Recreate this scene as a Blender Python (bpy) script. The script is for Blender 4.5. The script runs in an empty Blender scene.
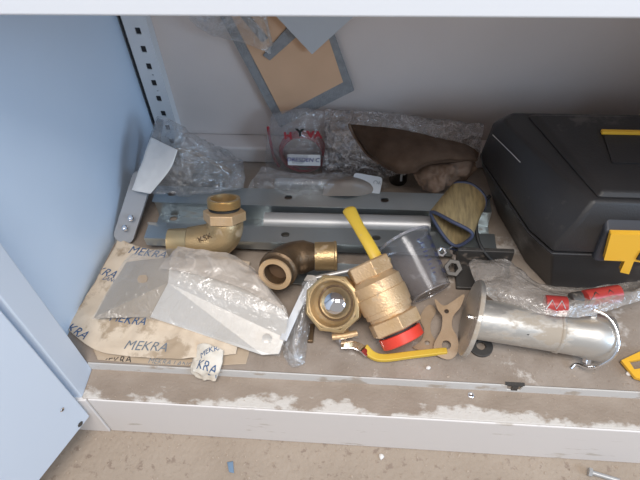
import bpy, math, random
from mathutils import Vector, Matrix, noise
from mathutils.bvhtree import BVHTree
V = Vector
random.seed(7)
scene = bpy.context.scene
COL = scene.collection

# ------------------------------------------------------------------ camera
PITCH, YAW, ROLL, FPX = 0.8879, -0.1276, -0.0640, 600.0
CAM = V((0.3203, -0.3052, 0.6199))
fw = V((math.sin(YAW)*math.cos(PITCH), math.cos(YAW)*math.cos(PITCH), -math.sin(PITCH)))
rt0 = V((math.cos(YAW), -math.sin(YAW), 0)); up0 = rt0.cross(fw)
RT = math.cos(ROLL)*rt0 + math.sin(ROLL)*up0
UP = -math.sin(ROLL)*rt0 + math.cos(ROLL)*up0
cd = bpy.data.cameras.new('camera'); cam = bpy.data.objects.new('camera', cd); COL.objects.link(cam)
cd.sensor_fit = 'HORIZONTAL'; cd.sensor_width = 36; cd.lens = FPX/640*36
cd.clip_start = 0.02
cam.matrix_world = Matrix(((RT.x, UP.x, -fw.x, CAM.x), (RT.y, UP.y, -fw.y, CAM.y), (RT.z, UP.z, -fw.z, CAM.z), (0, 0, 0, 1)))
scene.camera = cam

# ------------------------------------------------------------------ light
scene.view_settings.view_transform = 'Standard'
scene.view_settings.look = 'None'
scene.view_settings.gamma = 1
scene.view_settings.exposure = 0.0
scene.cycles.transparent_max_bounces = 32
world = bpy.data.worlds.new('world'); scene.world = world
world.use_nodes = True
bg = world.node_tree.nodes['Background']
bg.inputs[0].default_value = (0.98, 0.95, 0.95, 1); bg.inputs[1].default_value = 0.42

def area(name, loc, target, size, power, color):
    ld = bpy.data.lights.new(name, 'AREA'); ld.shape = 'RECTANGLE'
    ld.size, ld.size_y = size; ld.energy = power; ld.color = color
    o = bpy.data.objects.new(name, ld); COL.objects.link(o); o.location = loc
    o.rotation_euler = (V(target)-V(loc)).to_track_quat('-Z', 'Y').to_euler()
    return o
area('ceiling_light', (0.40, -0.80, 1.95), (0.35, 0.02, 0), (0.9, 0.6), 38, (1.0, 0.955, 0.92))
area('window_light', (2.1, -1.0, 1.0), (0.0, 0.2, 0.1), (0.9, 0.8), 27, (0.52, 0.73, 1.0))

def W(px, py, z):
    "world point at height z (metres) seen at a given place of the photo: used to measure the layout"
    d = fw + RT*((px-320)/FPX) + UP*((240-py)/FPX)
    return CAM + d*((z-CAM.z)/d.z)
def WY(px, py, y):
    d = fw + RT*((px-320)/FPX) + UP*((240-py)/FPX)
    return CAM + d*((y-CAM.y)/d.y)

# ------------------------------------------------------------------ materials
def mat(name, base, rough=0.5, metal=0.0, var=None, vscale=30, dirt=None, dscale=60, damt=0.45, bump=0.0, bscale=200, spec=0.5, stretch=None, coat=0):
    m = bpy.data.materials.new(name); m.use_nodes = True
    nt = m.node_tree; N = nt.nodes; L = nt.links
    b = N['Principled BSDF']
    b.inputs['Base Color'].default_value = (*base, 1); b.inputs['Roughness'].default_value = rough
    b.inputs['Metallic'].default_value = metal; b.inputs['Specular IOR Level'].default_value = spec
    b.inputs['Coat Weight'].default_value = coat
    geo = N.new('ShaderNodeNewGeometry'); vec = geo.outputs['Position']
    if stretch:
        mp = N.new('ShaderNodeMapping'); mp.inputs['Scale'].default_value = stretch
        L.new(vec, mp.inputs[0]); vec = mp.outputs[0]
    col = None
    if var:
        n = N.new('ShaderNodeTexNoise'); n.inputs['Scale'].default_value = vscale; n.inputs['Detail'].default_value = 5
        L.new(vec, n.inputs['Vector'])
        r = N.new('ShaderNodeValToRGB'); r.color_ramp.elements[0].position = .32; r.color_ramp.elements[1].position = .68
        r.color_ramp.elements[0].color = (*base, 1); r.color_ramp.elements[1].color = (*var, 1)
        L.new(n.outputs[0], r.inputs[0]); col = r.outputs[0]
        L.new(col, b.inputs['Base Color'])
    if dirt:
        n = N.new('ShaderNodeTexNoise'); n.inputs['Scale'].default_value = dscale; n.inputs['Detail'].default_value = 8
        n.inputs['Roughness'].default_value = .65
        L.new(vec, n.inputs['Vector'])
        r = N.new('ShaderNodeValToRGB'); r.color_ramp.elements[0].position = 1-damt-.02; r.color_ramp.elements[1].position = 1-damt+.045
        L.new(n.outputs[0], r.inputs[0])
        mx = N.new('ShaderNodeMix'); mx.data_type = 'RGBA'
        L.new(r.outputs[0], mx.inputs[0])
        if col: L.new(col, mx.inputs[6])
        else: mx.inputs[6].default_value = (*base, 1)
        mx.inputs[7].default_value = (*dirt, 1)
        L.new(mx.outputs[2], b.inputs['Base Color'])
        if metal > .3:
            iv = N.new('ShaderNodeMath'); iv.operation = 'MULTIPLY_ADD'; iv.inputs[1].default_value = -metal*.8; iv.inputs[2].default_value = metal
            L.new(r.outputs[0], iv.inputs[0]); L.new(iv.outputs[0], b.inputs['Metallic'])
            ir = N.new('ShaderNodeMath'); ir.operation = 'MULTIPLY_ADD'; ir.inputs[1].default_value = .4; ir.inputs[2].default_value = rough
            L.new(r.outputs[0], ir.inputs[0]); L.new(ir.outputs[0], b.inputs['Roughness'])
    if bump:
        n = N.new('ShaderNodeTexNoise'); n.inputs['Scale'].default_value = bscale; n.inputs['Detail'].default_value = 4
        L.new(vec, n.inputs['Vector'])
        bp = N.new('ShaderNodeBump'); bp.inputs['Strength'].default_value = bump; bp.inputs['Distance'].default_value = .002
        L.new(n.outputs[0], bp.inputs['Height']); L.new(bp.outputs[0], b.inputs['Normal'])
    return m

def film(name, tint=(.92, .93, .94), opac=0.16, rough=0.16, white=(.75, .76, .77), bump=0.6, bscale=90, gloss=0.9, crink=.35, cscale=28, refl=.09):
    m = bpy.data.materials.new(name); m.use_nodes = True
    nt = m.node_tree; N = nt.nodes; L = nt.links
    N.remove(N['Principled BSDF']); out = N['Material Output']
    tr = N.new('ShaderNodeBsdfTransparent'); tr.inputs[0].default_value = (*tint, 1)
    di = N.new('ShaderNodeBsdfDiffuse'); di.inputs[0].default_value = (*white, 1)
    gl = N.new('ShaderNodeBsdfGlossy'); gl.inputs['Roughness'].default_value = rough; gl.inputs[0].default_value = (gloss,)*3+(1,)
    geo = N.new('ShaderNodeNewGeometry')
    n = N.new('ShaderNodeTexNoise'); n.inputs['Scale'].default_value = bscale; n.inputs['Detail'].default_value = 4; n.inputs['Distortion'].default_value = 1.5
    L.new(geo.outputs['Position'], n.inputs['Vector'])
    bp = N.new('ShaderNodeBump'); bp.inputs['Strength'].default_value = bump; bp.inputs['Distance'].default_value = .004
    L.new(n.outputs[0], bp.inputs['Height'])
    L.new(bp.outputs[0], gl.inputs['Normal']); L.new(bp.outputs[0], di.inputs['Normal'])
    # thin crooked white lines: film whitened at creases, with sparkle painted in
    m1 = N.new('ShaderNodeMixShader'); m1.inputs[0].default_value = opac
    if crink:
        c = N.new('ShaderNodeTexNoise'); c.inputs['Scale'].default_value = cscale; c.inputs['Detail'].default_value = 3; c.inputs['Distortion'].default_value = 2.2
        L.new(geo.outputs['Position'], c.inputs['Vector'])
        s1 = N.new('ShaderNodeMath'); s1.operation = 'SUBTRACT'; s1.inputs[1].default_value = .5; L.new(c.outputs[0], s1.inputs[0])
        s2 = N.new('ShaderNodeMath'); s2.operation = 'ABSOLUTE'; L.new(s1.outputs[0], s2.inputs[0])
        s3 = N.new('ShaderNodeMapRange'); s3.inputs['From Min'].default_value = 0; s3.inputs['From Max'].default_value = .045
        s3.inputs['To Min'].default_value = opac+crink; s3.inputs['To Max'].default_value = opac
        L.new(s2.outputs[0], s3.inputs['Value']); L.new(s3.outputs[0], m1.inputs[0])
    L.new(tr.outputs[0], m1.inputs[1]); L.new(di.outputs[0], m1.inputs[2])
    # thin-film reflectance, the same from both sides of the sheet
    dt = N.new('ShaderNodeVectorMath'); dt.operation = 'DOT_PRODUCT'; L.new(bp.outputs[0], dt.inputs[0]); L.new(geo.outputs['Incoming'], dt.inputs[1])
    ab = N.new('ShaderNodeMath'); ab.operation = 'ABSOLUTE'; L.new(dt.outputs['Value'], ab.inputs[0])
    iv = N.new('ShaderNodeMath'); iv.operation = 'SUBTRACT'; iv.inputs[0].default_value = 1; iv.use_clamp = True; L.new(ab.outputs[0], iv.inputs[1])
    pw = N.new('ShaderNodeMath'); pw.operation = 'POWER'; pw.inputs[1].default_value = 4; L.new(iv.outputs[0], pw.inputs[0])
    fr = N.new('ShaderNodeMath'); fr.operation = 'MULTIPLY_ADD'; fr.inputs[1].default_value = .75; fr.inputs[2].default_value = refl; L.new(pw.outputs[0], fr.inputs[0])
    m2 = N.new('ShaderNodeMixShader'); L.new(fr.outputs[0], m2.inputs[0])
    L.new(m1.outputs[0], m2.inputs[1]); L.new(gl.outputs[0], m2.inputs[2])
    L.new(m2.outputs[0], out.inputs[0])
    return m

DUST = (.33, .265, .21)
M = dict(
 wall=mat('grey_enamel', (.70, .625, .585), .30, var=(.66, .59, .55), vscale=8, bump=.05, bscale=300),
 side=mat('blue_grey_enamel', (.60, .71, .84), .4, var=(.57, .68, .81), vscale=6),
 door=mat('light_blue_enamel', (.62, .69, .78), .4, dirt=(.5, .55, .6), dscale=90, damt=.22),
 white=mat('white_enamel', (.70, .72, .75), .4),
 rail=mat('pale_grey_enamel', (.66, .68, .70), .4),
 shelf_dirty=mat('dusty_shelf_enamel', (.26, .205, .16), .75, var=(.36, .30, .25), vscale=22, dirt=(.58, .53, .48), dscale=17, damt=.38, bump=.3, bscale=260),
 sill_dirty=mat('dusty_sill_enamel', (.27, .21, .16), .7, var=(.33, .265, .21), vscale=25, dirt=(.60, .56, .51), dscale=14, damt=.41, bump=.35, bscale=220, stretch=(1, 1.5, 1)),
 plinth=mat('plinth_enamel', (.73, .69, .66), .5, dirt=(.52, .47, .41), dscale=22, damt=.37, stretch=(.6, 1, 2.4)),
 lip=mat('lip_enamel', (.62, .60, .57), .55, dirt=(.45, .38, .31), dscale=30, damt=.42, stretch=(.6, 1, 1)),
 ground=mat('concrete', (.33, .265, .205), .9, var=(.38, .31, .245), vscale=12, dirt=(.26, .20, .155), dscale=90, damt=.40, bump=.8, bscale=160),
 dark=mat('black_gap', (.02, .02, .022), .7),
 zinc=mat('galvanised_steel', (.40, .45, .47), .30, .88, var=(.50, .54, .55), vscale=14, dirt=(.36, .34, .31), dscale=25, damt=.38, bump=.08, stretch=(.4, 1, 1)),
 alu=mat('brushed_aluminium', (.50, .50, .49), .42, .5, var=(.43, .43, .43), vscale=20, stretch=(.2, 1, 1)),
 stain=mat('stainless_sheet', (.80, .77, .72), .36, .45, var=(.86, .83, .78), vscale=14, bump=.06),
 brass=mat('brass', (.50, .35, .18), .40, .7, var=(.42, .30, .16), vscale=35, dirt=(.40, .30, .19), dscale=50, damt=.42, bump=.25, bscale=500),
 brass_l=mat('pale_cast_brass', (.68, .48, .29), .45, .5, var=(.60, .40, .21), vscale=45, dirt=(.50, .37, .24), dscale=50, damt=.4, bump=.3, bscale=500),
 brass_s=mat('machined_brass', (.66, .49, .26), .32, .75, var=(.56, .41, .22), vscale=40),
 bronze=mat('dark_bronze', (.10, .066, .040), .42, .6, var=(.17, .11, .06), vscale=40, dirt=(.22, .165, .12), dscale=60, damt=.36, bump=.3, bscale=400),
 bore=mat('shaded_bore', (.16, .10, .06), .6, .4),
 chrome=mat('chrome', (.82, .82, .84), .06, 1),
 steel=mat('dull_steel', (.52, .50, .46), .38, .75, var=(.62, .60, .56), vscale=18, dirt=(.40, .34, .27), dscale=20, damt=.44, bump=.1, stretch=(.5, 1, 1)),
 dsteel=mat('dark_steel', (.085, .08, .075), .5, .5, dirt=(.17, .14, .115), dscale=80, damt=.4),
 yellow=mat('yellow_plastic_sleeve', (.66, .44, .05), .42, dirt=(.55, .40, .12), dscale=70, damt=.36),
 amber=mat('orange_yellow_plastic', (.85, .47, .04), .4, dirt=(.5, .3, .08), dscale=70, damt=.3),
 red=mat('red_plastic', (.72, .055, .03), .4),
 black=mat('black_plastic', (.022, .021, .022), .42, var=(.032, .030, .030), vscale=15, dirt=(.085, .075, .068), dscale=13, damt=.40, bump=.15, bscale=600),
 blackl=mat('dark_grey_plastic', (.045, .048, .058), .45, dirt=(.12, .11, .105), dscale=14, damt=.36),
 gloss_black=mat('glossy_black_plastic', (.01, .01, .01), .12),
 rubber=mat('black_rubber', (.018, .018, .018), .6),
 paper=mat('printed_wrapping_paper', (.62, .50, .37), .85, var=(.70, .59, .46), vscale=18, dirt=(.42, .32, .22), dscale=16, damt=.46, bump=.5, bscale=60),
 paper2=mat('brown_board', (.50, .39, .28), .85, var=(.42, .32, .22), vscale=25, bump=.3, bscale=80),
 paperw=mat('white_paper', (.80, .79, .77), .8),
 ink=mat('blue_ink', (.035, .10, .22), .7),
 inkg=mat('grey_blue_ink', (.16, .19, .22), .7),
 inkd=mat('black_ink', (.02, .02, .02), .6),
 inkr=mat('red_ink', (.38, .03, .04), .6),
 inkp=mat('violet_pen_ink', (.08, .08, .26), .6),
 label_red=mat('red_printed_film', (.40, .045, .04), .35, dirt=(.30, .16, .14), dscale=60, damt=.4),
 brownfilm=mat('brown_grey_sleeve', (.20, .165, .135), .5, var=(.24, .20, .17)),
 felt=mat('grey_felt', (.25, .255, .26), .95, var=(.31, .315, .32), vscale=120, bump=.6, bscale=500),
 ochre=mat('ochre_paper', (.72, .46, .29), .85, var=(.66, .42, .26), vscale=20),
 card=mat('grey_board', (.50, .52, .54), .6),
 leather=mat('brown_leather', (.06, .035, .021), .85, spec=.2, var=(.085, .052, .034), vscale=60, bump=.4, bscale=300),
 lining=mat('tan_leather_inside', (.10, .063, .042), .85, spec=.2, var=(.19, .13, .095), vscale=60, bump=.5, bscale=200),
 redhose=mat('red_hose', (.50, .05, .07), .35, dirt=(.35, .05, .06), dscale=80, damt=.4),
 navy=mat('navy_rubber_edge', (.045, .055, .10), .55),
 gasket=mat('tan_gasket', (.36, .255, .16), .8, var=(.42, .31, .21), vscale=50, bump=.3),
 grit=mat('grit', (.42, .34, .27), .9),
 chip=mat('pale_chip', (.75, .72, .68), .8),
 bluescrap=mat('blue_grey_scrap', (.16, .24, .34), .7),
 strapgrey=mat('translucent_grey_plastic', (.34, .35, .37), .35),
 greyplas=mat('grey_plastic', (.50, .51, .52), .4, dirt=(.62, .62, .6), dscale=40, damt=.4),
 bag=film('clear_bag_film', tint=(.95,.95,.95), opac=.07, rough=.12, bump=.9, crink=.22, cscale=16),
 bagw=film('milky_bag_film', tint=(.92, .91, .90), opac=.26, rough=.2, white=(.66, .60, .54), crink=.14, cscale=13),
 wrap=film('thin_wrapping_film', tint=(.95, .94, .93), opac=.12, rough=.2, white=(.70, .66, .60), crink=.07, cscale=10),
 hosebag=film('printed_bag_film', tint=(.94, .93, .93), opac=.08, rough=.14, bump=.8, crink=.14, cscale=20),
 bagd=film('grey_bag_film', tint=(.91, .92, .93), opac=.12, rough=.14, white=(.6, .58, .57), bump=.9, crink=.22, cscale=14),
 bubble=film('bubble_wrap_film', tint=(.80, .78, .77), opac=.06, rough=.10, white=(.72, .67, .65), bump=1, bscale=110, crink=.62, cscale=42, refl=.20),
 cup=film('smoky_clear_plastic', tint=(.945, .95, .965), opac=.045, rough=.2, white=(.5, .5, .53), bump=.08, bscale=40, crink=0, refl=.05, gloss=.45),
)
def wood_mat():
    m = mat('wood_grain_print', (.34, .26, .13), .5, var=(.20, .15, .08), vscale=90, stretch=(3.2, .5, 2.5), spec=.5, dirt=(.11, .085, .05), dscale=60, damt=.33)
    return m
M['wood'] = wood_mat()

def edge_scuffs(m):
    "the dust on the sill is scuffed off mainly along its front edge"
    nt = m.node_tree; L = nt.links
    ramp = [n for n in nt.nodes if n.type == 'VALTORGB'][-1]; src = ramp.inputs[0].links[0].from_socket
    geo = nt.nodes.new('ShaderNodeNewGeometry'); sep = nt.nodes.new('ShaderNodeSeparateXYZ'); L.new(geo.outputs['Position'], sep.inputs[0])
    ma = nt.nodes.new('ShaderNodeMath'); ma.operation = 'MULTIPLY_ADD'; ma.inputs[1].default_value = -9; ma.inputs[2].default_value = -.20
    L.new(sep.outputs['Y'], ma.inputs[0])
    ad = nt.nodes.new('ShaderNodeMath'); L.new(src, ad.inputs[0]); L.new(ma.outputs[0], ad.inputs[1]); L.new(ad.outputs[0], ramp.inputs[0])
edge_scuffs(M['sill_dirty'])

# ------------------------------------------------------------------ object helpers
WL = {}
def tag(o, label, cat, group=None):
    o['label'] = label; o['category'] = cat
    if group: o['group'] = group
    return o
def thing(name, label, cat, loc=(0, 0, 0), group=None):
    o = bpy.data.objects.new(name, None); COL.objects.link(o); o.empty_display_size = .01
    o.location = loc; WL[o.name] = V(loc); return tag(o, label, cat, group)
def link(name, me, mats, parent=None, smooth=None, bevel=0, solid=0, label=None, seg=2):
    if not isinstance(mats, (list, tuple)): mats = [mats]
    for m in mats: me.materials.append(m)
    xs = [v.co for v in me.vertices]
    c = V(((min(v.x for v in xs)+max(v.x for v in xs))/2, (min(v.y for v in xs)+max(v.y for v in xs))/2, min(v.z for v in xs)))
    me.transform(Matrix.Translation(-c))
    o = bpy.data.objects.new(name, me); COL.objects.link(o)
    WL[o.name] = c
    if parent: o.parent = parent; o.location = c-WL[parent.name]
    else: o.location = c
    if smooth is not None:
        me.polygons.foreach_set('use_smooth', [True]*len(me.polygons))
        if smooth < 180: me.set_sharp_from_angle(angle=math.radians(smooth))
    if solid:
        s = o.modifiers.new('solid', 'SOLIDIFY'); s.thickness = solid; s.offset = 0
    if bevel:
        b = o.modifiers.new('bevel', 'BEVEL'); b.width = bevel; b.segments = seg; b.limit_method = 'ANGLE'; b.angle_limit = math.radians(35)
        b.harden_normals = smooth is not None
    if label: o['label'] = label
    return o

class MB:
    def __init__(s): s.v = []; s.f = []; s.mi = []
    def add(s, vs, fs, mi=0):
        n = len(s.v); s.v += [V(p) for p in vs]; s.f += [tuple(i+n for i in f) for f in fs]; s.mi += [mi]*len(fs); return s
    def box(s, a, b, mi=0):
        (x0, y0, z0), (x1, y1, z1) = a, b
        vs = [(x0, y0, z0), (x1, y0, z0), (x1, y1, z0), (x0, y1, z0), (x0, y0, z1), (x1, y0, z1), (x1, y1, z1), (x0, y1, z1)]
        return s.add(vs, [(3, 2, 1, 0), (4, 5, 6, 7), (0, 1, 5, 4), (1, 2, 6, 5), (2, 3, 7, 6), (3, 0, 4, 7)], mi)
    def hexa(s, bot, top, mi=0):
        n = len(bot); fs = [tuple(reversed(range(n))), tuple(range(n, 2*n))]
        fs += [(i, (i+1) % n, n+(i+1) % n, n+i) for i in range(n)]
        return s.add(list(bot)+list(top), fs, mi)
    def lathe(s, prof, p0, axis, seg=32, closed=False, mi=0, rot=0, cap=True):
        "prof: (radius, distance along the axis)"
        a = V(axis).normalized(); x = a.orthogonal().normalized(); y = a.cross(x); p0 = V(p0)
        vs = []; n = len(prof)
        for r, t in prof:
            for k in range(seg):
                th = 2*math.pi*k/seg+rot
                vs.append(p0+a*t+(x*math.cos(th)+y*math.sin(th))*r)
        fs = []
        for i in range(n if closed else n-1):
            j = (i+1) % n
            for k in range(seg):
                l = (k+1) % seg
                fs.append((i*seg+k, i*seg+l, j*seg+l, j*seg+k))
        if cap and not closed: fs += [tuple(reversed(range(seg))), tuple(range((n-1)*seg, n*seg))]
        return s.add(vs, fs, mi)
    def tube(s, pts, r, seg=12, mi=0, flat=1.0, side=None, cap=True, closed=False):
        pts = [V(p) for p in pts]; n = len(pts); vs = []
        rs = r if isinstance(r, (list, tuple)) else [r]*n
        px = None
        for i, p in enumerate(pts):
            a = pts[(i-1) % n] if closed else pts[max(i-1, 0)]; b = pts[(i+1) % n] if closed else pts[min(i+1, n-1)]
            t = (b-a).normalized()
            if px is None: px = (V(side) if side else t.orthogonal())
            px = (px-t*px.dot(t)).normalized(); y = t.cross(px)
            for k in range(seg):
                th = 2*math.pi*k/seg
                vs.append(p+px*math.cos(th)*rs[i]+y*math.sin(th)*rs[i]*flat)
        fs = []
        for i in range(n if closed else n-1):
            j = (i+1) % n
            fs += [(i*seg+k, i*seg+(k+1) % seg, j*seg+(k+1) % seg, j*seg+k) for k in range(seg)]
        if cap and not closed: fs += [tuple(reversed(range(seg))), tuple(range((n-1)*seg, n*seg))]
        return s.add(vs, fs, mi)
    def mesh(s, name):
        me = bpy.data.meshes.new(name); me.from_pydata([tuple(v) for v in s.v], [], s.f)
        me.update()
        for p, m in zip(me.polygons, s.mi): p.material_index = m
        import bmesh
        bm = bmesh.new(); bm.from_mesh(me); bmesh.ops.recalc_face_normals(bm, faces=bm.faces); bm.to_mesh(me); bm.free()
        return me
    def build(s, name, mats, parent=None, **k): return link(name, s.mesh(name), mats, parent, **k)

def smoothpath(pts, n=8, closed=False):
    pts = [V(p) for p in pts]; m = len(pts); out = []
    for i in range(m if closed else m-1):
        g = (lambda k: pts[k % m]) if closed else (lambda k: pts[min(max(k, 0), m-1)])
        p0, p1, p2, p3 = g(i-1), g(i), g(i+1), g(i+2)
        for j in range(n):
            t = j/n
            out.append(.5*((2*p1)+(p2-p0)*t+(2*p0-5*p1+4*p2-p3)*t*t+(3*p1-p0-3*p2+p3)*t**3))
    if not closed: out.append(pts[-1])
    return out

def plate(outer, holes, th, mtx, name='plate'):
    "flat plate with holes, as a mesh; outer and holes are 2D loops"
    cu = bpy.data.curves.new(name, 'CURVE'); cu.dimensions = '2D'; cu.fill_mode = 'BOTH'; cu.extrude = th/2
    for lp in [outer]+list(holes):
        sp = cu.splines.new('POLY'); sp.points.add(len(lp)-1); sp.use_cyclic_u = True
        for p, q in zip(sp.points, lp): p.co = (q[0], q[1], 0, 1)
    o = bpy.data.objects.new(name, cu); me = bpy.data.meshes.new_from_object(o)
    bpy.data.objects.remove(o); bpy.data.curves.remove(cu)
    me.transform(mtx); return me
def circ(cx, cy, r, n=20, a0=0): return [(cx+r*math.cos(a0+2*math.pi*k/n), cy+r*math.sin(a0+2*math.pi*k/n)) for k in range(n)]
def slot(cx, cy, w, h):
    r = h/2; return [(cx+w/2-r+r*math.cos(a), cy+r*math.sin(a)) for a in [math.radians(-90+18*k) for k in range(11)]]+[(cx-w/2+r+r*math.cos(a), cy+r*math.sin(a)) for a in [math.radians(90+18*k) for k in range(11)]]
def rrect(x0, y0, x1, y1, r, n=5):
    out = []
    for cx, cy, a0 in ((x1-r, y1-r, 0), (x0+r, y1-r, 90), (x0+r, y0+r, 180), (x1-r, y0+r, 270)):
        for k in range(n+1):
            a = math.radians(a0+90*k/n); out.append((cx+r*math.cos(a), cy+r*math.sin(a)))
    return out
def frame(o, x, y):
    "matrix with origin o, x axis x, y axis near y"
    x = V(x).normalized(); z = x.cross(V(y)).normalized(); y = z.cross(x)
    return Matrix(((x.x, y.x, z.x, o[0]), (x.y, y.y, z.y, o[1]), (x.z, y.z, z.z, o[2]), (0, 0, 0, 1)))
def textmesh(s, size, mtx, depth=.0002, font_shear=0.0, bold=0.0):
    cu = bpy.data.curves.new('lettering', 'FONT'); cu.body = s; cu.size = size; cu.align_x = 'CENTER'; cu.align_y = 'CENTER'
    cu.extrude = depth; cu.shear = font_shear; cu.offset = bold; cu.resolution_u = 3
    o = bpy.data.objects.new('t', cu); me = bpy.data.meshes.new_from_object(o)
    bpy.data.objects.remove(o); bpy.data.curves.remove(cu)
    me.transform(mtx); return me
def joinmesh(ms, name='mesh'):
    b = MB()
    for me in ms: b.add([v.co.copy() for v in me.vertices], [tuple(p.vertices) for p in me.polygons])
    return b.mesh(name)

def interp(grid, u, v):
    "smooth interpolation over a coarse grid of points, rows by v, columns by u"
    R, C = len(grid), len(grid[0])
    def cr(p, t):
        n = len(p)
        if n == 2: return p[0].lerp(p[1], t)
        s = min(t*(n-1), n-1-1e-6); i = int(s); f = s-i
        g = lambda k: p[min(max(k, 0), n-1)]
        p0, p1, p2, p3 = g(i-1), g(i), g(i+1), g(i+2)
        return .5*((2*p1)+(p2-p0)*f+(2*p0-5*p1+4*p2-p3)*f*f+(3*p1-p0-3*p2+p3)*f**3)
    return cr([cr(row, u) for row in grid], v)
def crease(p, seed=0.0):
    q = V(p)+V((seed, seed*.7, seed*.3)); s = 0; a = 1; k = 1
    for i in range(3):
        s += a*(1-2*abs(noise.noise(q*k))); a *= .5; k *= 2.1
    return s-.8
def sheet(grid, nu=40, nv=40, amp=.003, freq=18, seed=0, zmin=None, edge=0.0, fac=None):
    "a crumpled sheet through a coarse grid of world points"
    grid = [[V(p) for p in r] for r in grid]; vs = []
    for j in range(nv+1):
        for i in range(nu+1):
            u, v = i/nu, j/nv
            uu = u+edge*noise.noise(V((v*6, seed, 0)))*(1 if .5 < u else -1)*abs(2*u-1)
            vv = v+edge*noise.noise(V((u*6, seed+9, 0)))*(1 if .5 < v else -1)*abs(2*v-1)
            uu = min(max(uu, 0), 1); vv = min(max(vv, 0), 1)
            p = interp(grid, uu, vv)
            du = interp(grid, min(uu+.02, 1), vv)-interp(grid, max(uu-.02, 0), vv); dv = interp(grid, uu, min(vv+.02, 1))-interp(grid, uu, max(vv-.02, 0))
            n = du.cross(dv)
            n = n.normalized() if n.length > 1e-12 else V((0, 0, 1))
            k = 1 if fac is None else fac(u, v)
            p = p+n*amp*k*crease(p*freq, seed)
            if zmin is not None and p.z < zmin: p.z = zmin+.0005*abs(noise.noise(p*200))
            vs.append(p)
    w = nu+1
    fs = [(j*w+i, j*w+i+1, (j+1)*w+i+1, (j+1)*w+i) for j in range(nv) for i in range(nu)]
    return MB().add(vs, fs)
def pillow(grid, thick, nu=36, nv=30, amp=.002, freq=25, seed=0, zmin=None, mi=0):
    "a closed pouch: top sheet bulging over a bottom sheet, meeting at the edges"
    top = sheet(grid, nu, nv, amp, freq, seed, None); bot = sheet(grid, nu, nv, amp*.6, freq, seed+3, None)
    b = MB(); w = nu+1
    G = [[V(p) for p in r] for r in grid]
    n0 = (interp(G, .6, .5)-interp(G, .4, .5)).cross(interp(G, .5, .6)-interp(G, .5, .4)).normalized()
    if n0.z < 0: n0 = -n0
    for j in range(nv+1):
        for i in range(nu+1):
            s = max(0, math.sin(math.pi*i/nu)*math.sin(math.pi*j/nv))**.5
            top.v[j*w+i] += n0*thick*.5*s; bot.v[j*w+i] -= n0*thick*.5*s
            if s < .01: bot.v[j*w+i] = top.v[j*w+i].copy()
            if zmin is not None:
                for q in (top, bot):
                    if q.v[j*w+i].z < zmin: q.v[j*w+i].z = zmin
    b.add(top.v, top.f, mi); b.add(bot.v, [tuple(reversed(f)) for f in bot.f], mi)
    return b
def drape_text(s, size, xy, ang, bvh, material, parent, shear=0.0, squash=1.0, label=None, lift=.0007, bold=0.0):
    "lettering printed on an uneven sheet: laid over its surface"
    me = textmesh(s, size, Matrix.Translation((0, 0, 0)), 0, shear, bold)
    import bmesh
    bm = bmesh.new(); bm.from_mesh(me)
    bmesh.ops.triangulate(bm, faces=bm.faces, quad_method='BEAUTY', ngon_method='EAR_CLIP')
    for _ in range(2):   # split every triangle in four
        bmesh.ops.subdivide_edges(bm, edges=bm.edges[:], cuts=1, use_grid_fill=True)
    ca, sa = math.cos(ang), math.sin(ang)
    for v in bm.verts:
        x, y = v.co.x, v.co.y*squash
        X, Y = xy[0]+x*ca-y*sa, xy[1]+x*sa+y*ca
        hit = bvh.ray_cast(V((X, Y, 1)), V((0, 0, -1)))[0]
        z = hit.z if hit else None
        v.co = V((X, Y, z+lift)) if z is not None else V((X, Y, -9))
    bad = [v for v in bm.verts if v.co.z < -5]
    if bad: bmesh.ops.delete(bm, geom=bad, context='VERTS')
    if not bm.verts: bm.free(); return None
    bm.to_mesh(me); bm.free()
    return link('lettering', me, material, parent, label=label)
def bvh_of(b): return BVHTree.FromPolygons(b.v, b.f)

# ================================================================== setting
D = .37; XL = -.022; XR = .98; TOP = .98; GZ = -.108
g = MB(); g.box((-1.6, -1.8, GZ-.05), (2.4, .6, GZ)); o = g.build('floor', M['ground']); o['kind'] = 'structure'
b = MB(); b.box((-1.6, .55, GZ), (2.4, .6, 1.6)); o = b.build('wall_back', M['wall']); o['kind'] = 'structure'

cab = thing('metal_cabinet', 'open grey metal cabinet with dusty bottom shelf, white plinth and door swung open at left', 'cabinet', (.48, .18, GZ))
XB = .0005; XU = XB+.0005   # the left side panel leans in slightly towards the rear upright
b = MB(); sp = lambda z: [V((XL-.05, -.036, z)), V((-.044, -.036, z)), V((XB, D-.001, z)), V((XL-.05, D-.001, z))]
b.hexa(sp(GZ), sp(TOP)); b.build('side_panel', M['side'], cab)
b = MB(); b.box((XR, -.036, GZ), (XR+.03, D+.02, TOP)); b.build('side_panel', M['side'], cab)
b = MB(); b.box((XL, D, GZ), (XR, D+.015, TOP)); b.build('back_panel', M['wall'], cab)
b = MB(); b.box((XL-.03, -.036, TOP), (XR+.03, D+.02, TOP+.02)); b.build('top_panel', M['wall'], cab)
b = MB(); b.box((-.046, -.036, GZ), (0, 0, TOP)); b.build('front_post', M['door'], cab, bevel=.0015)
b = MB(); b.box((XR-.03, -.036, GZ), (XR, 0, TOP)); b.build('front_post', M['door'], cab, bevel=.0015)
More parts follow.
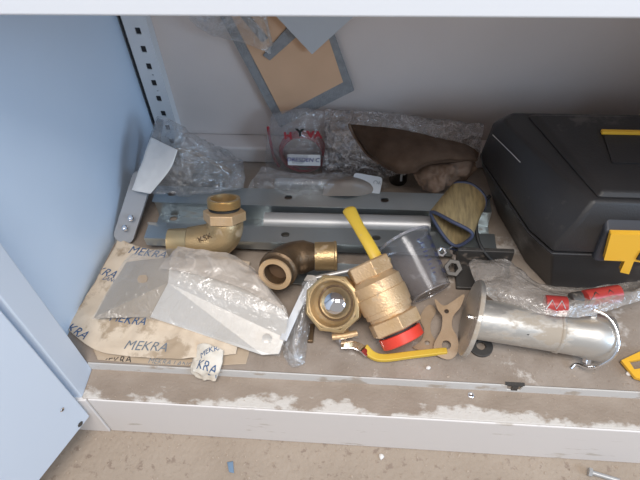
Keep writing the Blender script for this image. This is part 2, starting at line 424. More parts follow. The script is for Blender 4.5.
# bottom shelf with a notch in its folded lip
b = MB(); b.box((-.043, 0.001, -.012), (XR, D, 0)); b.build('bottom_shelf', M['shelf_dirty'], cab)
b = MB(); b.box((XU+.037, D-.032, .0002), (XR, D-.0005, .030)); b.build('rear_ledge', M['wall'], cab, bevel=.004, smooth=40)
nx = W(515, 388, -.004).x
lipm = plate([(0.0, -.0145), (XR-.03, -.0145), (XR-.03, -.0005), (nx+.008, -.0005), (nx+.0065, -.0105), (nx-.0075, -.0105), (nx-.009, -.0005), (0, -.0005)], [], .0016,
             Matrix(((1, 0, 0, 0), (0, 0, 1, -.0003), (0, 1, 0, 0), (0, 0, 0, 1))))
lip = link('shelf_lip', lipm, M['lip'], cab, bevel=.0004)
b = MB(); b.box((nx-.011, -.0005, -.0022), (nx+.010, .0035, .0003)); b.box((nx-.003, -.0014, -.0105), (nx+.0035, .0006, -.002)); b.build('notch_tab', M['dsteel'], cab)
# dusty sill and plinth face
b = MB(); b.box((0.0, -.037, -.032), (XR-.03, .002, -.0145)); b.build('sill', M['sill_dirty'], cab, bevel=.0015, smooth=30)
b = MB(); b.box((0.006, -.0385, GZ), (XR-.03, -.030, -.0165)); b.build('plinth', M['plinth'], cab, bevel=.0018, smooth=30)
b = MB(); b.box((XL-.028, -.040, GZ), (0.0048, -.031, -.0168)); b.build('plinth_end', M['plinth'], cab, bevel=.001)
# slotted upright
x0, x1 = XU+.006, .013
hs = [rrect(-.0035, z-.0048, .0035, z+.0048, .0008, 2) for z in [(-.284+k*.0262) for k in range(33)]]
hs += [circ(0.002, z, .0011, 8) for z in (-.284+.0262*3.5, -.284+.0262*4.5, -.284+.0262*15.5)]
um = plate(rrect(-.0165, -.30, .0125, .62, .001, 1), hs, .0016, Matrix(((1, 0, 0, XU+.0215), (0, 0, -1, D-.016), (0, 1, 0, .31), (0, 0, 0, 1))))
up_ = link('slotted_upright', um, M['rail'], cab)
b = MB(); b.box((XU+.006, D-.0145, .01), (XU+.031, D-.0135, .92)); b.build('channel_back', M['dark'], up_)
b = MB(); b.box((XU+.0330, D-.0165, .01), (XU+.036, D-.0002, .93)); b.build('flange_and_gap_strip', M['rail'], up_)
b = MB(); b.box((XU+.0015, D-.015, .01), (XU+.0038, D-.005, .92)); b.build('flange_and_gap_strip', M['dark'], up_)  # black strip put in for the dark gap beside the upright
# door, swung open
dd = V((-.40, -.92, 0)).normalized(); dn = V((-dd.y, dd.x, 0)); dn = -dn if dn.x > 0 else dn
h0 = V((-.001, -.043, 0)); 
def dpt(a, n, z): return h0+dd*a+dn*n+V((0, 0, z))
b = MB(); b.hexa([dpt(0, 0, -.053), dpt(.48, 0, -.053), dpt(.48, .02, -.053), dpt(0, .02, -.053)], [dpt(0, 0, .95), dpt(.48, 0, .95), dpt(.48, .02, .95), dpt(0, .02, .95)])
door = b.build('door', M['door'], cab, bevel=.002, smooth=30)
sc_ = dpt(.018, -.0005, .004)
b = MB(); b.lathe([(.0028, 0), (.0028, .0006), (.0020, .0012)], sc_, -dn, 14); b.build('screw', M['chrome'], door)
b = MB(); b.lathe([(.0012, .0011), (.0012, .0014)], sc_, -dn, 8); b.build('screw_hole', M['dark'], door)
b = MB(); b.lathe([(.004, 0), (.003, .0007)], dpt(.014, -.0004, -.046), -dn, 7); b.build('chipped_paint', M['dsteel'], door)

# upper shelf
sh = thing('cabinet_shelf', 'upper white metal shelf whose front edge runs along the very top', 'shelf', (.48, .17, .44))
b = MB(); b.box((XL+.002, .004, .452), (XR-.002, D-.02, .467)); b.build('shelf_board', M['wall'], sh)
b = MB(); b.box((XL+.0225, -.004, .4405), (XR-.0325, .002, .472)); b.build('front_edge', M['white'], sh, bevel=.0025, smooth=30)

# ================================================================== items on the back wall
def wy(px, py, y): return WY(px, py, y)
root = thing('felt_backed_card', 'ochre paper card with wide grey felt border hanging slanted on back panel', 'card', wy(280, 110, .355))
def wallplate(pts, y, th, name, m, parent, holes=(), label=None, tilt=0.0):
    P = [wy(a, c, y) for a, c in pts]
    H = [[(wy(a, c, y).x, wy(a, c, y).z) for a, c in h] for h in holes]
    me = plate([(p.x, p.z) for p in P], H, th, Matrix(((1, 0, 0, 0), (0, 0, -1, y), (0, 1, 0, 0), (0, 0, 0, 1))))
    if tilt:
        z0 = min(p.z for p in P)
        for v in me.vertices: v.co.y += (v.co.z-z0)*tilt
    return link(name, me, m, parent, label=label)
wallplate([(280, 127), (354, 90), (318, -12), (205, -12)], .362, .003, 'felt_border', M['felt'], root)
wallplate([(282, 114), (343, 82), (312, -12), (217, -12)], .3598, .0012, 'paper_panel', M['ochre'], root)
wallplate([(263, 55), (270, 60), (297, 36), (290, 24)], .3580, .0022, 'felt_bar', M['felt'], root)
wallplate([(232, 6), (262, 42), (268, 38), (238, 2)], .3580, .0022, 'felt_bar', M['felt'], root)
tag(wallplate([(312, 54), (356, 14), (352, -14), (248, -14)], .349, .0015, 'grey_card', M['card'], None), 'plain pale grey square card, corner pointing down in front of the ochre card', 'card')
root = thing('clear_pouch', 'clear plastic pouch with a zip edge hanging over left of the ochre card', 'bag', wy(225, 40, .35))
G = [[wy(180, -14, .345), wy(225, -14, .338), wy(262, -14, .345)], [wy(190, 20, .345), wy(232, 16, .336), wy(268, 22, .345)], [wy(212, 36, .348), wy(244, 44, .340), wy(271, 54, .346)]]
pillow(G, .006, 26, 22, .0016, 40, 3).build('pouch_film', M['bag'], root, smooth=180)
b = MB(); b.tube([wy(256, -10, .342), wy(266, 22, .340), wy(272, 46, .341)], .0022, 8, flat=.5); b.build('zip_edge', M['bagw'], root, smooth=60)

# ================================================================== things along the back
# red hose coil in a printed bag
root = thing('hose_coil_bag', 'clear printed bag of coiled red hose standing against back panel', 'hose pack', wy(300, 170, .33))
cc = wy(303, 152, .335)
ax = V((0, .22, 1)).normalized(); axx = V((1, 0, 0)); nrm = axx.cross(ax)
b = MB()
pts = []
for k in range(0, 24*4+1):
    a = 2*math.pi*k/24; r = .030+.0022*(k/24 % 2)
    pts.append(cc+axx*math.cos(a)*r+ax*math.sin(a)*r*.93-nrm*(.004*(k/24)-.008))
b.tube(pts, .0021, 8)
b.tube(smoothpath([wy(268, 127, .338), wy(271, 145, .336), wy(275, 160, .334), wy(284, 172, .332)], 5), .0021, 8)
b.build('coiled_hose', M['redhose'], root, smooth=60)
G = [[wy(266, 178, .318), wy(300, 180, .310), wy(328, 179, .318)], [wy(266, 145, .328), wy(298, 145, .316), wy(330, 145, .328)], [wy(272, 114, .345), wy(300, 108, .342), wy(330, 112, .345)]]
pillow(G, .018, 26, 26, .0014, 45, 5).build('bag_film', M['hosebag'], root, smooth=180)
mtx = frame(wy(288, 136, .312), (1, 0, 0), (0, .1, 1))
link('lettering', textmesh('H', .0155, mtx, .0003, 0, .0006), M['inkr'], root)
link('lettering', textmesh('VA', .0155, frame(wy(314.5, 135, .312), (1, 0, 0), (0, .1, 1)), .0003, 0, .0006), M['inkr'], root)
link('lettering', textmesh('Y', .016, frame(wy(300, 133, .312), (1, 0, 0), (0, .1, 1)), .0003, 0, .0008), M['inkd'], root, label='black Y')
lb = plate(rrect(-.023, -.0085, .023, .0085, .0006, 1), [], .0006, frame(wy(304, 160, .306), (1, .02, -.02), (0, .3, 1)))
lab = link('paper_label', lb, M['paperw'], root, label='white hand-written label')
link('lettering', textmesh('DRESDEN C', .0086, frame(wy(303, 160, .3045), (1, .02, -.02), (0, .3, 1)), .0001, .2), M['inkp'], lab)

# bubble wrap pack
root = thing('bubble_wrap_pack', 'crumpled clear bubble wrap parcel lying behind the brown leather', 'bubble wrap', wy(400, 150, .33))
G = [[wy(322, 172, .300), wy(372, 178, .292), wy(430, 170, .300), wy(478, 160, .31)],
     [wy(325, 140, .318), wy(380, 140, .305), wy(430, 142, .312), wy(482, 140, .325)],
     [wy(325, 109, .350), wy(380, 112, .345), wy(430, 118, .345), wy(484, 124, .348)]]
pillow(G, .022, 70, 40, .004, 60, 8).build('wrap_film', M['bubble'], root, smooth=60)

# brown leather
root = thing('leather_glove', 'crumpled brown leather work glove lying on the clutter in front of bubble wrap', 'glove', W(415, 165, .05))
G = [[W(349, 124, .115), W(385, 127, .122), W(430, 135, .122), W(468, 145, .110), W(479, 153, .10)],
     [W(352, 132, .108), W(385, 143, .118), W(425, 150, .120), W(462, 158, .110), W(478, 160, .098)],
     [W(357, 139, .095), W(380, 160, .105), W(410, 166, .110), W(440, 163, .105), W(476, 161, .094)],
     [W(368, 154, .088), W(388, 170, .092), W(412, 173, .098), W(432, 163, .10), W(470, 160, .090)]]
pillow(G, .010, 50, 30, .0022, 22, 12).build('back_of_glove', M['leather'], root, smooth=180)
G = [[W(412, 172, .085), W(430, 164, .092), W(452, 158, .096), W(474, 156, .088)],
     [W(416, 180, .078), W(436, 176, .094), W(456, 172, .096), W(477, 167, .080)],
     [W(422, 190, .062), W(436, 192, .074), W(448, 186, .072), W(466, 180, .064)]]
pillow(G, .016, 50, 34, .0042, 40, 15).build('palm_of_glove', M['lining'], root, smooth=180, label='lighter tan wrinkled leather')
b = MB(); b.tube(smoothpath([W(349, 124, .116), W(352, 132, .11), W(357, 140, .098), W(366, 153, .09), (W(378, 163, .095))], 5), .0018, 8)
b.build('cuff_seam', M['lining'], root, smooth=60)

# bag of grey parts + white card + black lid
root = thing('parts_bag', 'clear bag of grey plastic parts lying behind the galvanised channel', 'bag', W(310, 187, 0))
G = [[W(246, 196, .012), W(300, 198, .02), W(350, 197, .02), W(378, 196, .012)], [W(250, 183, .03), W(300, 184, .045), W(345, 184, .040), W(375, 186, .028)], [W(262, 166, .040), W(300, 174, .045), W(340, 173, .040), W(360, 176, .02)]]
pillow(G, .012, 44, 26, .003, 35, 18, zmin=.002).build('bag_film', M['bag'], root, smooth=180)
b = MB()
b.box(tuple(W(275, 192, .004))[:2]+(.003,), (W(345, 184, .02).x, W(345, 180, .02).y, .022)); b.build('grey_block', M['greyplas'], root, bevel=.003)
G = [[W(322, 196, .03), W(350, 196, .034), W(382, 196, .02)], [W(325, 184, .04), W(352, 184, .046), W(376, 187, .03)], [W(335, 177, .035), W(350, 176, .038), W(366, 179, .025)]]
pillow(G, .010, 24, 16, .001, 30, 20).build('brown_sleeve', M['brownfilm'], root, smooth=180)
me = plate(rrect(-.021, -.012, .018, .012, .004, 4), [], .0012, frame(W(368, 184, .038), (1, -.15, -.05), (0, .75, .65)))
o = tag(link('paper_tag', me, M['card'], None), 'small white rounded paper tag with faint pen marks beside black cap', 'tag')
link('lettering', textmesh('O6', .008, frame(W(377, 183, .0402), (1, -.15, -.05), (0, .6, .8)), .0001), M['inkg'], o)
b = MB(); c0 = W(398, 190, .0); b.lathe([(.0125, 0), (.013, .002), (.013, .046), (.0115, .049), (.0, .049)], (c0.x, c0.y+.02, .0), (0, 0, 1), 28, cap=False)
for k in range(28):
    a = 2*math.pi*k/28; p = V((c0.x+.0131*math.cos(a), c0.y+.02+.0131*math.sin(a), 0)); b.tube([p+V((0, 0, .022)), p+V((0, 0, .046))], .0007, 5)
cap_ = b.build('bottle_cap', M['gloss_black'], None, smooth=40)
WL[cap_.name] = cap_.location.copy()
b = MB(); b.box((c0.x+.002, c0.y+.0055, .012), (c0.x+.005, c0.y+.0075, .046)); b.build('painted_highlight', M['white'], cap_, label='narrow pale strip standing in for a highlight')  # white strip painted in as the vertical highlight on the cap
tag(cap_, 'glossy black ribbed cap standing below the brown leather', 'cap')

# ================================================================== left bag with envelope
root = thing('storage_bag', 'large creased clear plastic bag holding a white sheet, in the left rear corner', 'bag', W(170, 180, 0))
G = [[W(134, 190, .055), W(165, 195, .05), W(205, 194, .045), W(243, 188, .035)],
     [W(141, 166, .085), W(175, 168, .095), W(210, 172, .075), W(246, 176, .045)],
     [W(150, 140, .11), W(178, 142, .12), W(208, 152, .095), W(242, 163, .05)],
     [W(157, 116, .135), W(174, 121, .135), W(196, 138, .11), W(226, 152, .06)]]
pillow(G, .022, 60, 48, .0055, 30, 21, zmin=.002).build('bag_film', M['bagd'], root, smooth=22)
G2 = [[W(132, 190, .066), W(150, 194, .070)], [W(142, 163, .096), W(170, 170, .106)], [W(151, 137, .121), W(178, 150, .123)]]
sheet(G2, 20, 24, .0015, 20, 4).build('inner_sheet', M['paperw'], root, smooth=180, solid=.0005)
b = MB(); p = W(206, 180, .035); b.box((p.x-.024, p.y-.008, .004), (p.x+.02, p.y+.02, .03)); b.build('inner_block', M['dsteel'], root, bevel=.003)
b = MB(); p = W(190, 160, .05); b.tube(smoothpath([W(168, 150, .07), W(190, 152, .07), W(212, 162, .06), W(232, 172, .05)], 6), .003, 8); b.build('inner_cord', M['gasket'], root, smooth=60)

root = thing('grey_plastic_strap', 'grey rounded plastic strap end with two screws beside the left wall', 'strap', W(128, 225, 0))
mt = frame(W(131, 215, .030), W(139, 190, .052)-W(125, 234, .014), V((-1, 0, .1)))
me = plate(rrect(-.038, -.0135, .060, .0135, .010, 6), [], .006, mt); link('strap_plate', me, M['strapgrey'], root, bevel=.0015, smooth=30)
zax = V((mt[0][2], mt[1][2], mt[2][2])); zax = zax if zax.z > 0 else -zax
for a, c in ((131, 218), (125, 228)):
    p = W(a, c, .0355 if a == 131 else .0265); b = MB(); b.lathe([(.0042, -.002), (.0042, .0012), (.0030, .0024), (.0012, .0024), (.0012, .001)], p, zax, 16); b.build('screw', M['chrome'], root, smooth=40)
# strip of dark foam along the left wall
G = [[W(114, 243, .004), W(124, 243, .004)], [W(134, 192, .03), W(146, 190, .03)], [W(151, 140, .075), W(160, 142, .075)], [W(157, 118, .12), W(164, 120, .12)]]
tag(pillow(G, .006, 10, 40, .0015, 20, 41, zmin=.001).build('foam_strip', M['felt'], None, smooth=180), 'narrow dark grey foam strip lying along the left wall', 'strip')

# ================================================================== galvanised channel, tube
root = thing('steel_channel', 'long galvanised steel channel with drilled lips lying along the shelf', 'channel', (.25, .2, 0))
xa, xb = .026, .478; yf0, yf1, yb0, yb1, H = .164, .189, .2265, .256, .030
def holes_x(xs, y, r): return [circ(x, y, r, 14) for x in xs]
hx = [W(169, 203, H).x, W(288, 200, H).x, .34, .44]
me = plate([(xa, yb0), (xb, yb0), (xb, yb1), (xa, yb1)], [slot(x, .242, .011, .008) for x in hx], .0018, Matrix.Translation((0, 0, H)))
link('rear_lip', me, M['zinc'], root)
hx2 = [W(285, 237, H).x, .33, .07, .42]
me = plate([(xa+.006, yf0), (xb, yf0), (xb, yf1), (xa+.006, yf1)], [slot(x, .177, .011, .008) for x in hx2], .0018, Matrix.Translation((0, 0, H)))
link('front_lip', me, M['zinc'], root)
me = plate([(xa+.004, yf1), (xb, yf1), (xb, yb0), (xa+.004, yb0)], [slot(W(176, 211, .003).x, .221, .011, .008), slot(W(196, 226, .003).x, .198, .036, .010), slot(.30, .2, .036, .01)], .0018, Matrix.Translation((0, 0, .003)))
link('web', me, M['zinc'], root)
b = MB(); b.box((xa+.004, yb0-.0009, .002), (xb, yb0+.0009, H+.0008)); b.box((xa+.004, yf1-.0009, .002), (xb, yf1+.0009, H+.0008)); b.build('channel_walls', M['zinc'], root)
b = MB(); b.box((xa, yb1-.0009, .018), (xb, yb1+.0009, H+.0008)); b.box((xa+.006, yf0-.0009, .016), (xb, yf0+.0009, H+.0008)); b.build('turned_down_edges', M['zinc'], root)

b = MB(); p0 = W(265, 221.5, .0245); b.lathe([(.0095, 0), (.0125, 0), (.0125, .215), (.0095, .215)], (p0.x, p0.y, .0245), (1, .012, 0), 36, closed=True)
b.v = [v+V((0, 0, 0)) for v in b.v]
tag(b.build('aluminium_tube', M['alu'], None, smooth=40), 'smooth grey aluminium tube lying inside the galvanised channel', 'tube')
me = plate(rrect(-.075, -.017, .075, .017, .002, 2), [circ(-.05, 0, .004, 14), circ(.05, 0, .004, 14)], .002, frame(V((.27, .132, .0105)), (1, -.02, 0), (0, 1, .02)))
tag(link('flat_steel_bar', me, M['zinc'], None, bevel=.0003), 'bluish flat steel bar lying in front of the channel under the elbow', 'bar')

# ================================================================== paper and board
root = thing('printed_wrapping_paper', 'creased tan wrapping paper printed with blue lettering under the sheet-metal cover', 'paper', W(130, 320, 0))
G = [[W(66, 328, .004), W(98, 351, .006), W(150, 358, .012), W(196, 358, .012), W(236, 354, .006)],
     [W(78, 308, .005), W(115, 325, .010), W(160, 330, .014), W(200, 334, .014), W(240, 335, .008)],
     [W(97, 278, .006), W(130, 290, .010), W(170, 295, .014), W(210, 300, .012), W(246, 305, .008)],
     [W(118, 239, .008), W(145, 248, .010), W(180, 250, .012), W(214, 256, .010), W(250, 262, .008)]]
ps = sheet(G, 70, 60, .0022, 26, 2, zmin=.0035, edge=.02)
ps.build('paper_sheet', M['paper'], root, smooth=180, solid=.0005)
bv = bvh_of(ps)
def at(px, py): p = W(px, py, .012); return (p.x, p.y)
drape_text('MEKRA', .0165, at(147, 252), math.radians(-8), bv, M['ink'], root, .25, 1)
drape_text('MEKRA', .0165, at(98, 268), math.radians(-18), bv, M['ink'], root, .25)
drape_text('LANG', .0085, at(109, 278), math.radians(-18), bv, M['ink'], root, .25)
drape_text('KRA', .0165, at(75, 329), math.radians(-24), bv, M['ink'], root, .25)
drape_text('MEKRA', .0165, at(146, 347), math.radians(-3), bv, M['inkg'], root, .25)
drape_text('MEKRA', .0150, at(128, 320), math.radians(-8), bv, M['ink'], root, .25)
root = thing('flattened_board', 'brown folded board peeping out below the printed wrapping paper', 'board', W(150, 360, 0))
G = [[W(98, 360, .0006), W(150, 364, .0012), W(205, 366, .0012), W(246, 364, .0008)], [W(92, 346, .001), W(150, 350, .0045), W(205, 350, .004), W(250, 350, .001)], [W(90, 330, .001), W(150, 335, .003), W(205, 338, .003), W(250, 340, .001)]]
ps2 = sheet(G, 50, 16, .0008, 30, 5, zmin=.0006, edge=.02)
ps2.build('board_sheet', M['paper2'], root, smooth=180, solid=.001)
bv2 = bvh_of(ps2)
drape_text('MEKRA LANG', .0085, at(168, 359), math.radians(-3), bv2, M['inkg'], root, .25)
drape_text('MEKRA', .012, at(112, 357), math.radians(10), bv2, M['inkd'], root, .25)
root = thing('crumpled_paper_scrap', 'small crumpled white and blue printed paper scrap hanging over the shelf lip', 'paper', W(206, 370, 0))
G = [[W(192, 368, -.001), W(200, 378, -.006), W(216, 379, -.006)], [W(191, 356, .012), W(204, 362, .018), W(221, 366, .008)], [W(197, 344, .012), W(208, 343, .020), W(224, 349, .014)]]
for r_ in G: 
    for p in r_: p.y -= .002
sc1 = sheet(G, 24, 24, .0035, 45, 9)
sc1.build('paper_sheet', mat('crumpled_white_paper', (.74, .70, .62), .85, var=(.62, .52, .40), vscale=40), root, smooth=40, solid=.0004)
bv3 = bvh_of(sc1); p = W(208, 372, 0); drape_text('KRA', .0125, (p.x, p.y), math.radians(-14), bv3, M['ink'], root, .25, 1)
p = W(212, 354, .012); drape_text('MEKRA', .0085, (p.x, p.y), math.radians(30), bv3, M['ink'], root, .25)

# ================================================================== sheet-metal cover in film
root = thing('sheet_metal_cover', 'large bent stainless sheet-metal cover wrapped in creased film, on the printed paper', 'metal cover', W(190, 310, .015))
A = W(150, 317, .018); B = W(168, 283, .052); Cc = W(171, 257, .060); Dd = W(238, 264, .056); Ee = W(288, 318, .042); Ff = W(279, 354, .012)
E2 = W(266, 286, .050); F2 = W(285, 337, .022); F3 = W(262, 355, .010)
L1 = W(94, 318, .021); L2 = W(112, 285, .028); L3 = W(127, 262, .034)
b = MB(); vs = [A, B, Cc, Dd, E2, Ee, F2, Ff, F3, L1, L2, L3]
b.add(vs, [(0, 1, 5, 6, 7, 8), (1, 2, 3, 4, 5)])
b.build('cover_body', M['stain'], root, bevel=.002, solid=.0016)
me = MB().add([A, B, Cc, L3, L2, L1], [(0, 1, 2, 3, 4, 5)]).mesh('fl')
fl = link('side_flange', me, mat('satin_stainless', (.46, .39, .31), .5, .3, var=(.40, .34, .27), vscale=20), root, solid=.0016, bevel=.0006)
fc = W(142, 282, .037); fn = (Cc-A).cross(L3-A).normalized(); fn = fn if fn.z > 0 else -fn
ry = (W(143, 280, 0)-CAM).normalized(); hp = BVHTree.FromPolygons([A, B, Cc, L3, L2, L1], [(0, 1, 2, 3, 4, 5)]).ray_cast(CAM, ry)[0]+V((0, 0, .0022))
mt = frame(hp, (Cc-L3)-fn*(Cc-L3).dot(fn), (L3-L1)-fn*(L3-L1).dot(fn))
link('slotted_hole', plate(slot(0, 0, .015, .0095), [], .0012, mt), M['brass_l'], root)
fdir = (Ee-B).normalized()
b = MB(); pc = W(267, 338, .0255); b.lathe([(.0055, -.0006), (.0055, .0008), (.004, .0002), (0, -.0002)], pc, V((.05, -.75, .66)), 20, cap=False); b.build('embossed_dimple', M['stain'], root, smooth=60)
# film wrapped over
G = [[W(92, 320, .024), W(150, 320, .024), W(215, 338, .020), W(280, 358, .014)],
     [W(110, 288, .034), W(166, 284, .058), W(226, 302, .053), W(289, 320, .047)],
     [W(122, 264, .040), W(168, 264, .066), W(222, 276, .062), W(274, 294, .055)],
     [W(132, 254, .038), W(176, 250, .064), W(216, 256, .062), W(252, 270, .055)]]
fs_ = sheet(G, 64, 54, .0017, 20, 31, fac=lambda u, v: .3+1.6*max(0, v-.32)*(1 if u > .2 else .5))
for v in fs_.v: v.z += .0022
fs_.build('wrapping_film', M['wrap'], root, smooth=180)
G = [[W(158, 268, .066), W(200, 276, .066), W(240, 288, .062), W(284, 310, .055)],
     [W(166, 258, .069), W(205, 260, .071), W(240, 270, .067), W(270, 290, .058)],
     [W(178, 247, .066), W(205, 250, .069), W(234, 256, .064), W(254, 270, .056)]]
f2 = sheet(G, 50, 30, .0036, 22, 36)
f2.build('folded_film', film('creased_tan_film', tint=(.84, .80, .76), opac=.50, rough=.3, white=(.66, .58, .50), bump=.5, bscale=50, crink=.2, cscale=9), root, smooth=180)

# ================================================================== fittings
def elbow(root, P0, C, P1, r, mbody, n=10, bend=.5):
    "cast elbow body swept from P0 through corner C to P1"
    P0, C, P1 = V(P0), V(C), V(P1)
    a = P0.lerp(C, 1-bend); c = P1.lerp(C, 1-bend)
    a = C+(P0-C).normalized()*min((P0-C).length*.9, r*1.25); c = C+(P1-C).normalized()*min((P1-C).length*.9, r*1.25)
    pts = [P0]
    for k in range(n+1):
        t = k/n; pts.append(a*(1-t)**2+C*2*t*(1-t)+c*t*t)
    pts.append(P1)
    return pts

# elbow with hexagon collar, upper left
P0 = W(170, 243, .050); C0 = W(226, 241, .052); upd = V((.0, .50, .86)).normalized()
root = thing('brass_elbow', 'brass pipe elbow with hexagon nut and threaded top on the galvanised channel', 'pipe elbow', C0-V((0, 0, .02)))
P1 = C0+upd*.026
b = MB(); pts = elbow(root, P0+(C0-P0)*.35, C0, P1, .019, None); b.tube(pts, [.0190]+[.0222]*(len(pts)-2)+[.0215], 30); b.build('elbow_body', M['brass'], root, smooth=50)
ad = (P0-C0).normalized()
b = MB(); b.lathe([(.0135, .0), (.0178, .0), (.0178, -.022), (.0190, -.024), (.0135, -.024)], P0, ad, 36, closed=True); b.build('plain_spigot', M['brass_s'], root, smooth=40)
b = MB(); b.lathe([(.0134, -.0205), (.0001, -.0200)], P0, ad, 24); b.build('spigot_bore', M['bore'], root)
b = MB(); b.lathe([(.021, 0), (.0262, .0012), (.0262, .0125), (.022, .0145)], P1, upd, 6, rot=.25); b.build('hexagon_collar', M['brass_l'], root, bevel=.0008, smooth=30)
b = MB(); prof = [(.0170, .0145), (.0170, .0175)]
for k in range(6): prof += [(.0200, .0190+k*.0016), (.0186, .0198+k*.0016)]
prof += [(.0195, .0290), (.0155, .0290), (.0150, .012)]
b.lathe(prof, P1, upd, 40, cap=False); b.build('threaded_end', M['brass_s'], root, smooth=30)
b = MB(); b.lathe([(.0172, .0148), (.0188, .0152), (.0188, .0172), (.0172, .0176)], P1, upd, 32, closed=True); b.build('sealing_ring', M['rubber'], root, smooth=40)
ln = textmesh('KSK', .010, frame(W(205, 238, .0728)+V((0, 0, .0)), V((1, .35, .25)), V((0, .6, 1))), .0004)
link('cast_lettering', ln, M['bronze'], root)

# dark elbow
E0 = W(337, 256, .042); EC = W(287, 257, .044); ed = V((-.18, -.88, .40)).normalized(); E1 = EC+ed*.028
root = thing('dark_bronze_elbow', 'dark tarnished bronze pipe elbow with open mouth, in front of the aluminium tube', 'pipe elbow', EC-V((0, 0, .02)))
b = MB(); pts = elbow(root, E0+(EC-E0)*.45, EC, E1, .021, None); b.tube(pts, [.0165, .0185]+[.0205]*(len(pts)-3)+[.0205], 30); b.build('elbow_body', M['bronze'], root, smooth=50)
ea = (E0-EC).normalized()
b = MB(); b.lathe([(.0125, 0), (.0172, 0), (.0185, -.001), (.0185, -.003), (.0176, -.004), (.0176, -.027), (.0125, -.027)], E0, ea, 36, closed=True); b.build('machined_spigot', M['brass'], root, smooth=40)
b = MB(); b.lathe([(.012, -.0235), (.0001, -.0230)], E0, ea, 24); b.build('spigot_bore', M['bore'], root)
b = MB(); b.lathe([(.0212, -.002), (.0232, .0), (.0232, .0055), (.0205, .007), (.0195, .009), (.0195, .014), (.0135, .014), (.0130, .0)], E1, ed, 40, closed=True); b.build('mouth_collar', M['bronze'], root, smooth=40)
b = MB(); b.lathe([(.0192, .0141), (.0198, .0146), (.0198, .0170), (.0140, .0170), (.0138, .0141)], E1, ed, 40, closed=True); b.build('mouth_rim', M['brass_l'], root, smooth=40)
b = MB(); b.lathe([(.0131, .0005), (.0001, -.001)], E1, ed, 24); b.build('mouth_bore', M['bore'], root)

# ball valve with red cap
VB = W(404, 342, .031); VT = W(366, 262, .082); va = (VT-VB).normalized(); L_ = (VT-VB).length
root = thing('ball_valve', 'tall pale brass ball valve with red end cap and yellow lever pointing to the rear', 'valve', V((VB.x, VB.y, 0)))
f_ = lambda k: L_*k
b = MB(); b.lathe([(.0225, f_(.0)), (.0245, f_(.012)), (.0245, f_(.125)), (.0225, f_(.13))], VB, va, 40); b.build('end_cap', M['red'], root, smooth=40, label='red plastic end cap')
b = MB(); b.lathe([(.0215, f_(.13)), (.0215, f_(.16))], VB, va, 32); b.build('sealing_ring', M['rubber'], root, smooth=40)
b = MB(); b.lathe([(.026, f_(.155)), (.0305, f_(.17)), (.0305, f_(.315)), (.0265, f_(.335))], VB, va, 6, rot=.3); b.build('hexagon_end', M['brass_l'], root, bevel=.001, smooth=30)
b = MB(); b.lathe([(.0245, f_(.33)), (.0250, f_(.37)), (.0272, f_(.375)), (.0272, f_(.43)), (.0285, f_(.435)), (.0292, f_(.55)), (.0292, f_(.62)), (.0282, f_(.625)), (.0282, f_(.75)), (.0262, f_(.77)), (.0240, f_(.80)), (.0225, f_(.82))], VB, va, 44)
b.build('valve_body', M['brass_l'], root, smooth=30)
b = MB(); b.lathe([(.0215, f_(.80)), (.0262, f_(.82)), (.0262, f_(.985)), (.0235, f_(1.0)), (.0175, f_(1.0)), (.0170, f_(.86)), (0.0, f_(.86))], VB, va, 6, rot=.3, cap=False); b.build('hexagon_end', M['brass_l'], root, bevel=.001, smooth=30)
hs_ = VT-va*.022+V((.014, .018, .012)); he = W(348, 212, .098)
stem0 = VB+va*f_(.62)
b = MB(); b.lathe([(.009, 0), (.009, .030), (.006, .032), (.006, .040)], stem0, (hs_-stem0+V((0, .02, 0))), 16); b.build('stem', M['brass'], root, smooth=40)
h0_ = W(381, 270, .070); 
pth = smoothpath([W(387, 279, .070), W(379, 263, .086), W(370, 246, .094), W(361, 231, .098), W(353, 217, .101), W(348, 208, .102)], 5)
n_ = len(pth); rr = [(.0076-.0012*k/n_ if k < n_*.6 else .0066+.0030*(k/n_-.6)*2) for k in range(n_)]; rr[-2] *= .85; rr[-1] *= .45; rr[0] *= .8
b = MB(); b.tube(pth, rr, 18, flat=.55, side=(1, .6, 0)); b.build('lever_handle', M['yellow'], root, smooth=60, label='yellow plastic-coated lever')

# second valve facing the camera
C2 = W(332, 304, .057); n2 = V((-.24, -.60, .75)).normalized()
root = thing('open_ball_valve', 'brass ball valve facing up with chrome ball showing and yellow lever along the front', 'valve', V((C2.x, C2.y, 0)))
b = MB(); b.lathe([(.0295, .0), (.0305, .0008), (.0338, -.001), (.0338, -.012), (.030, -.014), (.0285, -.014), (.0290, -.002)], C2, n2, 8, closed=True, rot=.2); b.build('octagonal_mouth', M['brass_s'], root, bevel=.0008, smooth=30)
b = MB(); b.lathe([(.0262, .0004), (.0272, .0008), (.0290, .0004), (.0290, -.004), (.0260, -.020), (.0165, -.020), (.0192, -.015), (.0225, -.011), (.0245, -.009), (.0250, -.004)], C2, n2, 40, closed=True); b.build('threaded_bore', M['brass'], root, smooth=40)
b = MB(); b.lathe([(.025, -.013), (.0270, -.020), (.0275, -.032), (.0245, -.042), (.0205, -.046), (.0205, -.054), (.018, -.054)], C2, n2, 40, cap=True); b.build('valve_body', M['bronze'], root, smooth=50)
b = MB(); R_ = .0205
b.lathe([(R_*math.sin(math.pi*k/20)+1e-5, -.0205+R_*math.cos(math.pi*k/20)) for k in range(21)], C2, n2, 40, cap=False); b.build('ball', M['chrome'], root, smooth=180, label='polished chrome ball')
sd = V((.12, -.80, -.60)); sd = (sd-n2*sd.dot(n2)).normalized(); sm = C2-n2*.022
b = MB(); b.lathe([(.0100, .024), (.0100, .034), (.0065, .035), (.0065, .041)], sm, sd, 20); b.build('stem', M['brass_l'], root, smooth=40)
lt = W(332, 337, .026); rt_ = W(357, 333, .026)
